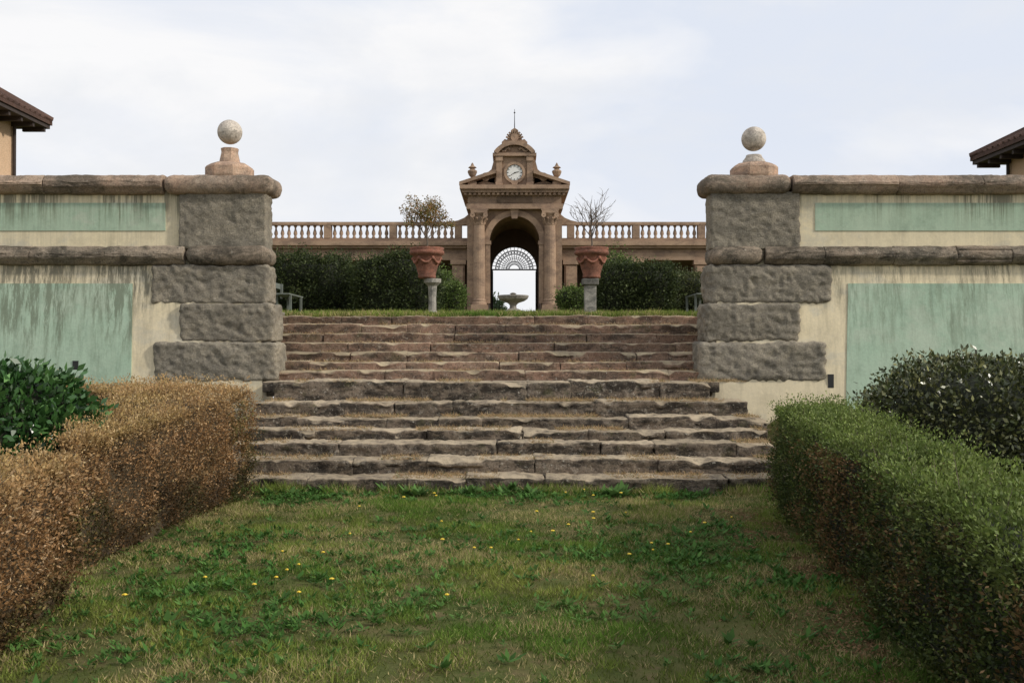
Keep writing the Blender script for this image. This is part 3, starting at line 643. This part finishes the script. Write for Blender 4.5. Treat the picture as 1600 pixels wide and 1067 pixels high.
# ------------------------------------------------------------------ potted trees
def branch(mb,p,d,L,r,lev,tips,maxlev,spread):
    n=5; pts=[p]; rad=[r]; q=p.copy(); dd=d.copy()
    for i in range(n):
        dd=dd+rng.normal(size=3)*.13; dd/=np.linalg.norm(dd); q=q+dd*L/n; pts.append(q.copy()); rad.append(r*(1-.5*(i+1)/n))
    mb.tube(pts,rad,5 if lev<2 else 4)
    if lev>=maxlev: tips.append(q); tips.append(pts[3]); return
    k=random.choice((3,4,4)) if lev<2 else 3
    for i in range(k):
        nd=dd+rng.normal(size=3)*spread; nd[2]=abs(nd[2])*.8+.18; nd/=np.linalg.norm(nd)
        s=pts[random.choice((2,3,4,5))]
        branch(mb,s,nd,L*random.uniform(.5,.75),r*.6,lev+1,tips,maxlev,spread)
def pot(x,y,zr,px,leafy,pedw,seed):
    e=empty('terracotta_pot'); m=MB(); z=zr
    prof=[(.15,0),(.18,.02),(.18,.05),(.17,.08),(.21,.22),(.265,.40),(.29,.46),(.335,.48),(.35,.51),(.345,.55),(.32,.565),(.35,.60),(.335,.62),(.30,.62),(.29,.56),(.02,.55)]
    m.lathe(prof,x,y,z,32,flute=lambda a,zz:1+(.02*math.cos(a*16) if zz<.3 and zz>.07 else 0))
    for i in range(6):
        a0=2*PI*i/6; pts=[]
        for t in np.linspace(0,1,8):
            a=a0+t*PI/3; zz=.42-.11*math.sin(PI*t); rr=.185+.20*zz+.01
            pts.append((x+rr*math.cos(a),y+rr*math.sin(a),z+zz))
        m.tube(pts,[.014+.014*math.sin(PI*t) for t in np.linspace(0,1,8)],6,1.25)
        m.lathe([(.005,0),(.035,.02),(.04,.04),(.03,.07),(.005,.08)],x+.272*math.cos(a0),y+.272*math.sin(a0),z+.36,8,1.3)
    m.build('pot_body',M_terra,e,True)
    s=MB(); s.lathe([(.28,0),(.27,.03)],x,y,z+.555,16); s.build('soil',M_core,e)
    pd=empty('stone_pedestal'); q=MB(); zg=tz(y)-.05; H=zr-zg
    if pedw=='col':
        q.block(px-.15,px+.15,y-.15,y+.15,zg,zg+.10,r=.01,amp=.004); q.lathe([(.11,.10),(.08,.14),(.075,H*.5),(.09,H-.16),(.10,H-.14),(.17,H-.08),(.18,H-.004)],px,y,zg,12)
    else:
        q.block(px-.16,px+.16,y-.16,y+.16,zg,zg+.1,r=.01,amp=.004); q.block(px-.115,px+.115,y-.115,y+.115,zg+.09,zg+H-.1,r=.012,amp=.004); q.block(px-.16,px+.16,y-.16,y+.16,zg+H-.13,zg+H-.003,r=.015,amp=.004,t=.5)
    q.build('pedestal_shaft',M_ped,pd,False)
    t=empty('potted_tree'); tb=MB(); tips=[]
    p=np.array([x,y,z+.54])
    tb.tube([p,p+[.01,0,.18],p+[-.005,.01,.42]],[.022,.019,.016],6)
    for i in range(8 if leafy else 10):
        nd=np.array([math.cos(i*1.1+seed)*.75,math.sin(i*1.1+seed)*.75,random.uniform(.9,1.9)]); nd/=np.linalg.norm(nd)
        branch(tb,p+[0,0,random.uniform(.24,.41)],nd,.42 if leafy else .50,.011,1,tips,3,.5)
    tb.build('trunk_and_limbs',M_bark,t)
    if leafy:
        tp=np.array(tips); n=3400; b_=tp[rng.integers(0,len(tp),n)]+rng.normal(size=(n,3))*.045
        a=unit(rng.normal(size=(n,3))+[0,0,-.2]); 
        C=np.array([(.22,.15,.05),(.34,.22,.08),(.13,.14,.04),(.28,.14,.05)])[rng.integers(0,4,n)]*(.6+.7*rng.random(n))[:,None]
        leafmesh('leaves',b_,a,perp(a),.045*(.6+.7*rng.random(n)),.022,C,M_leaf,t)
pot(-1.71,20,3.045,-1.60,True,'col',1)
pot(1.60,20,3.045,1.57,False,'sq',2)

# ------------------------------------------------------------------ benches
M_bench=plain('weathered_bench_wood',(.14,.155,.135),.7)
for sx,x in ((1,-5.36),(-1,4.52)):
    e=empty('park_bench'); m=MB(); y=22.6; z=tz(y)-.02
    for k in (0,1):
        xx=x+sx*.15; yy=y-.55+k*1.1
        m.box(xx-.025,xx+.025,yy-.025,yy+.025,z,z+.43); m.box(xx+sx*.3-.025,xx+sx*.3+.025,yy-.025,yy+.025,z,z+.43)
    for j in range(3): 
        xx=x+sx*(.10+j*.15); m.box(xx-.06,xx+.06,y-.75,y+.75,z+.43,z+.46)
    m.box(x-.06,x-.02,y-.75,y+.75,z+.62,z+.74)
    for k in (0,1): m.box(x-.02,x+.03,y-.6+k*1.1,y-.54+k*1.1,z+.4,z+.74)
    m.build('seat_and_legs',M_bench,e)

# ------------------------------------------------------------------ villas
def villa(sgn,xw,ze,sl):
    v=empty('villa_building'); b=MB(); xf=xw+sgn*11; x0,x1=sorted((xw,xf))
    b.box(x0,x1,17,29.3,1.5,ze-.05); b.build('walls',M_villa,v)
    wn=MB(); 
    for yy in (19,22,25,27.6):
        for zz in (3.2,5.6): wn.box(xw-.03 if sgn>0 else xw-.02,xw+.02 if sgn>0 else xw+.03,yy-.45,yy+.45,zz,zz+1.5)
    wn.build('shutters',plain('green_shutters',(.06,.09,.06)),v)
    ov=.7; ex0,ex1=sorted((xw-sgn*ov,xf+sgn*ov)); ey0,ey1=17-ov,29.3+ov
    s=MB(); s.box(ex0,ex1,ey0,ey1,ze-.05,ze+.06)
    for i in range(20):
        yy=ey0+.2+i*(ey1-ey0-.4)/19; a,b2=sorted((xw-sgn*(ov-.06),xw+sgn*.02)); s.box(a,b2,yy-.05,yy+.05,ze-.17,ze-.052)
    s.build('eaves',M_soffit,v)
    r=MB(); hw=(ex1-ex0)/2; zr=ze+.07+hw*sl; xm=(ex0+ex1)/2; z=ze+.065
    r.add([(ex0-.05,ey0-.05,z),(ex1+.05,ey0-.05,z),(ex1+.05,ey1+.05,z),(ex0-.05,ey1+.05,z),(xm,ey0+hw,zr),(xm,ey1-hw,zr),
           (ex0-.05,ey0-.05,z+.1),(ex1+.05,ey0-.05,z+.1),(ex1+.05,ey1+.05,z+.1),(ex0-.05,ey1+.05,z+.1)],
          [(0,3,2,1),(0,1,7,6),(1,2,8,7),(2,3,9,8),(3,0,6,9),(6,7,4),(7,8,5,4),(8,9,5),(9,6,4,5)])
    xe=xw-sgn*(ov+.05)
    for i in range(44):
        yy=ey0+.15+i*(ey1-ey0-.3)/43; run=min(hw,yy-ey0,ey1-yy)
        if run>.2: r.tube([(xe,yy,z+.11),(xe+sgn*run,yy,z+.11+run*sl)],.075,6,random.uniform(.8,1.3))
    r.tube([(xe,ey1,z+.13),(xm,ey1-hw,zr+.05)],.12,6,1.1)
    r.build('hip_roof',M_roof,v)
    p=MB(); p.tube([(xw-sgn*.08,29.1,2),(xw-sgn*.08,29.1,ze-.1)],.05,8); p.build('downpipe',M_soffit,v)
villa(-1,-14.65,8.33,.62); villa(1,14.6,7.25,.52)

# ------------------------------------------------------------------ lawn
def grass(name,n,x0,x1,y0,y1,h,w,zf,bias=1.0,dry=.3,mask=None):
    x=x0+(x1-x0)*rng.random(n); y=y0+(y1-y0)*rng.random(n)**bias
    p=np.stack([x,y,zf(x,y)],-1)
    if mask is not None:
        k=mask(x,y); p=p[k]; n=len(p)
    q=p*[1,1,0]
    big=fbm(q,.9,51,3); med=fbm(q,3.2,55,3)
    dens=np.clip((med-.36)/.16,.2,1); k=rng.random(n)<dens; p=p[k];q=q[k];big=big[k];med=med[k];n=len(p)
    a=unit(np.stack([rng.normal(size=n)*.5,rng.normal(size=n)*.5,np.full(n,.75)],-1)); b=unit(np.cross(a,rng.normal(size=(n,3))*[1,1,.2]))
    L=h*(.5+.9*rng.random(n))*(.25+1.5*med)
    c1=np.array([.085,.150,.024]);c2=np.array([.175,.205,.045]);c3=np.array([.42,.345,.17])
    t=np.clip((big-.35)/.3,0,1)[:,None]; col=c1*(1-t)+c2*t
    col=col*(.6+.8*np.clip((med-.35)/.3,0,1))[:,None]
    dr=(rng.random(n)<dry*(.25+1.7*np.clip((fbm(q,1.7,77)-.42)/.25,0,1)))[:,None]; col=np.where(dr,c3,col)*(.55+.9*rng.random(n))[:,None]
    return leafmesh(name,p-[0,0,.005],a,b,L,w*(.6+.8*rng.random(n)),col,M_grass,None,wide=.35)
grass('grass',380000,-3.5,3.1,3.6,11.3,.045,.0045,zlow,1.0,.32)
grass('grass',60000,-9,9,0.5,15,.06,.008,zlow,1.0,.3,mask=lambda x,y:(np.abs(x)>2.6)&~((np.abs(x)<3.5)&(y>11)))
grass('grass',45000,-5.5,5.5,17.35,24,.09,.010,lambda x,y:zter(y),1.6,.2)
grass('grass',9000,-4,3.3,17.18,17.6,.10,.010,lambda x,y:zter(y)*0+2.18,1,.2)
grass('grass',9000,-3.2,3.0,10.95,11.22,.11,.007,zlow,1,.2)
P=[];Av=[];Bv=[];Ls=[];Cs=[];Ws=[]
def rosette(x,y,n,L,col):
    z=float(zlow(np.array([x]),np.array([y]))[0])
    for i in range(n):
        a=random.random()*2*PI; el=random.uniform(.1,.9)
        v=np.array([math.cos(a)*math.cos(el),math.sin(a)*math.cos(el),math.sin(el)])
        s=np.array([-math.sin(a),math.cos(a),random.uniform(-.3,.3)]); s/=np.linalg.norm(s)
        P.append((x+random.gauss(0,.012),y+random.gauss(0,.012),z+random.uniform(.005,.03)));Av.append(v);Bv.append(s);l=L*random.uniform(.6,1.2);Ls.append(l);Ws.append(l*random.uniform(.28,.45));Cs.append(np.array(col)*random.uniform(.65,1.25))
cent=[(random.gauss(-1.7,.7),random.uniform(4.6,8.8),.30) for _ in range(34)]+[(random.uniform(-2.6,2.2),random.uniform(4.6,10.8),.22) for _ in range(28)]+[(random.gauss(1.2,.6),random.uniform(6.5,9),.25) for _ in range(12)]+[(random.uniform(-2.9,2.6),random.uniform(10.7,11.1),.2) for _ in range(22)]
for (cx_,cy_,s_) in cent:
    cc_=(.06,.145,.028) if random.random()<.7 else (.10,.20,.045)
    for i in range(random.randint(14,40)):
        x=random.gauss(cx_,s_); y=min(11.17,random.gauss(cy_,s_))
        if x>2.45 or x<-3.1: continue
        rosette(x,y,random.randint(5,10),random.uniform(.03,.07),cc_)
for i in range(160): rosette(random.uniform(-2.9,2.2),random.uniform(4.6,11),10,random.uniform(.04,.09),(.075,.16,.035))
for i in range(30):
    rosette(random.uniform(-2.8,2.6),random.uniform(10.85,11.15),14,random.uniform(.10,.17),(.10,.19,.05))
leafmesh('broadleaf_weeds',np.array(P),np.array(Av),np.array(Bv),np.array(Ls),np.array(Ws),np.array(Cs),M_grass)
dn=MB(); dst=MB()
for i in range(40):
    r=random.random()
    x,y=(random.gauss(-1.6,.35),random.uniform(5.4,8)) if r<.25 else ((random.gauss(.5,.8),random.uniform(7.5,10.8)) if r<.75 else (random.uniform(-2.5,2),random.uniform(5,11)))
    z=float(zlow(np.array([x]),np.array([y]))[0]); h=random.uniform(.05,.12); tx=random.gauss(0,.015)
    dst.tube([(x,y,z),(x+tx,y,z+h)],.0018,4)
    R=random.uniform(.008,.018)
    dn.lathe([(.003,-.006),(R,.0),(R*.95,.004),(R*.5,.008),(.001,.009)],x+tx,y,z+h,10,flute=lambda a,zz:1+.15*math.cos(a*5))
d=empty('dandelion_flowers'); dn.build('petals',plain('yellow_petals',(.72,.50,.04),.6,0,.1),d); dst.build('stems',plain('flower_stems',(.1,.16,.04),.6),d)
P=[]
for (Y,Zs,xl,xr,cnt) in ((lo_y,lo_z,-3.3,3.2,2400),(up_y,up_z,-3.8,3.1,600)):
    for k in range(len(Y)):
        nx=(Y[k+1] if k+1<len(Y) else Y[k]+.6)
        xx=xl+(xr-xl)*rng.random(cnt*3); pp=np.stack([xx,np.full_like(xx,k*1.7),0*xx],-1)
        keep=fbm(pp,1.6,60+k,3)>.52; xx=xx[keep]
        front=rng.random(len(xx))<.3
        yy=np.where(front,Y[k]+.01+rng.random(len(xx))*.1,nx-.02-np.abs(rng.normal(size=len(xx)))*.08)
        P.append(np.stack([xx,yy,np.full_like(xx,Zs[k]-.004)],-1))
P=np.vstack(P);n=len(P)
a=unit(np.stack([rng.normal(size=n)*.8,-np.abs(rng.normal(size=n))*.7,np.abs(rng.normal(size=n))*.5+.1],-1))
C=np.array([(.50,.34,.18),(.38,.27,.14),(.55,.44,.28),(.12,.16,.05)])[rng.choice(4,n,p=[.35,.3,.27,.08])]*(.7+.5*rng.random(n))[:,None]
leafmesh('dry_grass',P,a,perp(a),.055*(.5+rng.random(n)),.006,C,M_grass)
n=6000; y=4+rng.random(n)*6; x=1.34+.1235*y-np.abs(rng.normal(size=n))*.28
p=np.stack([x,y,zlow(x,y)+.014],-1); a=unit(rng.normal(size=(n,3))*[1,1,.25])
leafmesh('leaf_litter',p,a,perp(a),.022,.011,np.array([(.24,.15,.08)])*(.5+rng.random(n))[:,None],M_grass)

# ------------------------------------------------------------------ light + sky
el=math.radians(31); az=math.radians(108)
sd=np.array([math.sin(az)*math.cos(el),math.cos(az)*math.cos(el),math.sin(el)])
su=bpy.data.lights.new('sun','SUN'); su.energy=2.9; su.angle=math.radians(4); su.color=(1,.94,.84)
so=bpy.data.objects.new('sun',su); scene.collection.objects.link(so)
from mathutils import Vector
so.rotation_euler=Vector(sd).to_track_quat('Z','Y').to_euler()
w=bpy.data.worlds.new('World'); scene.world=w; w.use_nodes=True; nt=w.node_tree; g=NG(nt); bg=nt.nodes['Background']
sk=g.n('ShaderNodeTexSky',sky_type='NISHITA'); sk.sun_disc=False; sk.sun_elevation=el; sk.sun_rotation=az
tc=g.n('ShaderNodeTexCoord'); mp=g.n('ShaderNodeMapping'); mp.inputs['Scale'].default_value=(1,1,2.4); mp.inputs['Location'].default_value=(.35,0,.1); g.link(tc.outputs['Generated'],mp.inputs[0])
n1=g.noise(2.2,7,.52,mp.outputs[0],dist=.4); n2=g.noise(4.5,7,.6,mp.outputs[0],dist=.3)
cl=g.mix(g.rng(n1,.43,.58),(7.7,8.2,9.2),(9.8,9.75,9.8))
cl=g.mix(g.rng(n2,.46,.66,0,.6),cl,(8.3,8.5,8.9))
hz=g.n('ShaderNodeSeparateXYZ'); g.link(tc.outputs['Generated'],hz.inputs[0])
cl=g.mix(g.rng(hz.outputs[2],.0,.2,.6,0),cl,(9.5,9.5,9.6))
fin=g.mix(.97,sk.outputs[0],cl); g.link(fin,bg.inputs[0]); bg.inputs[1].default_value=.1

# ------------------------------------------------------------------ camera
cam=bpy.data.cameras.new('camera'); cam.lens=35; cam.sensor_width=36; cam.clip_end=6000; cam.clip_start=.05
co=bpy.data.objects.new('camera',cam); scene.collection.objects.link(co); co.location=(0,0,1.6)
co.rotation_euler=(math.radians(90.53),0,0); scene.camera=co
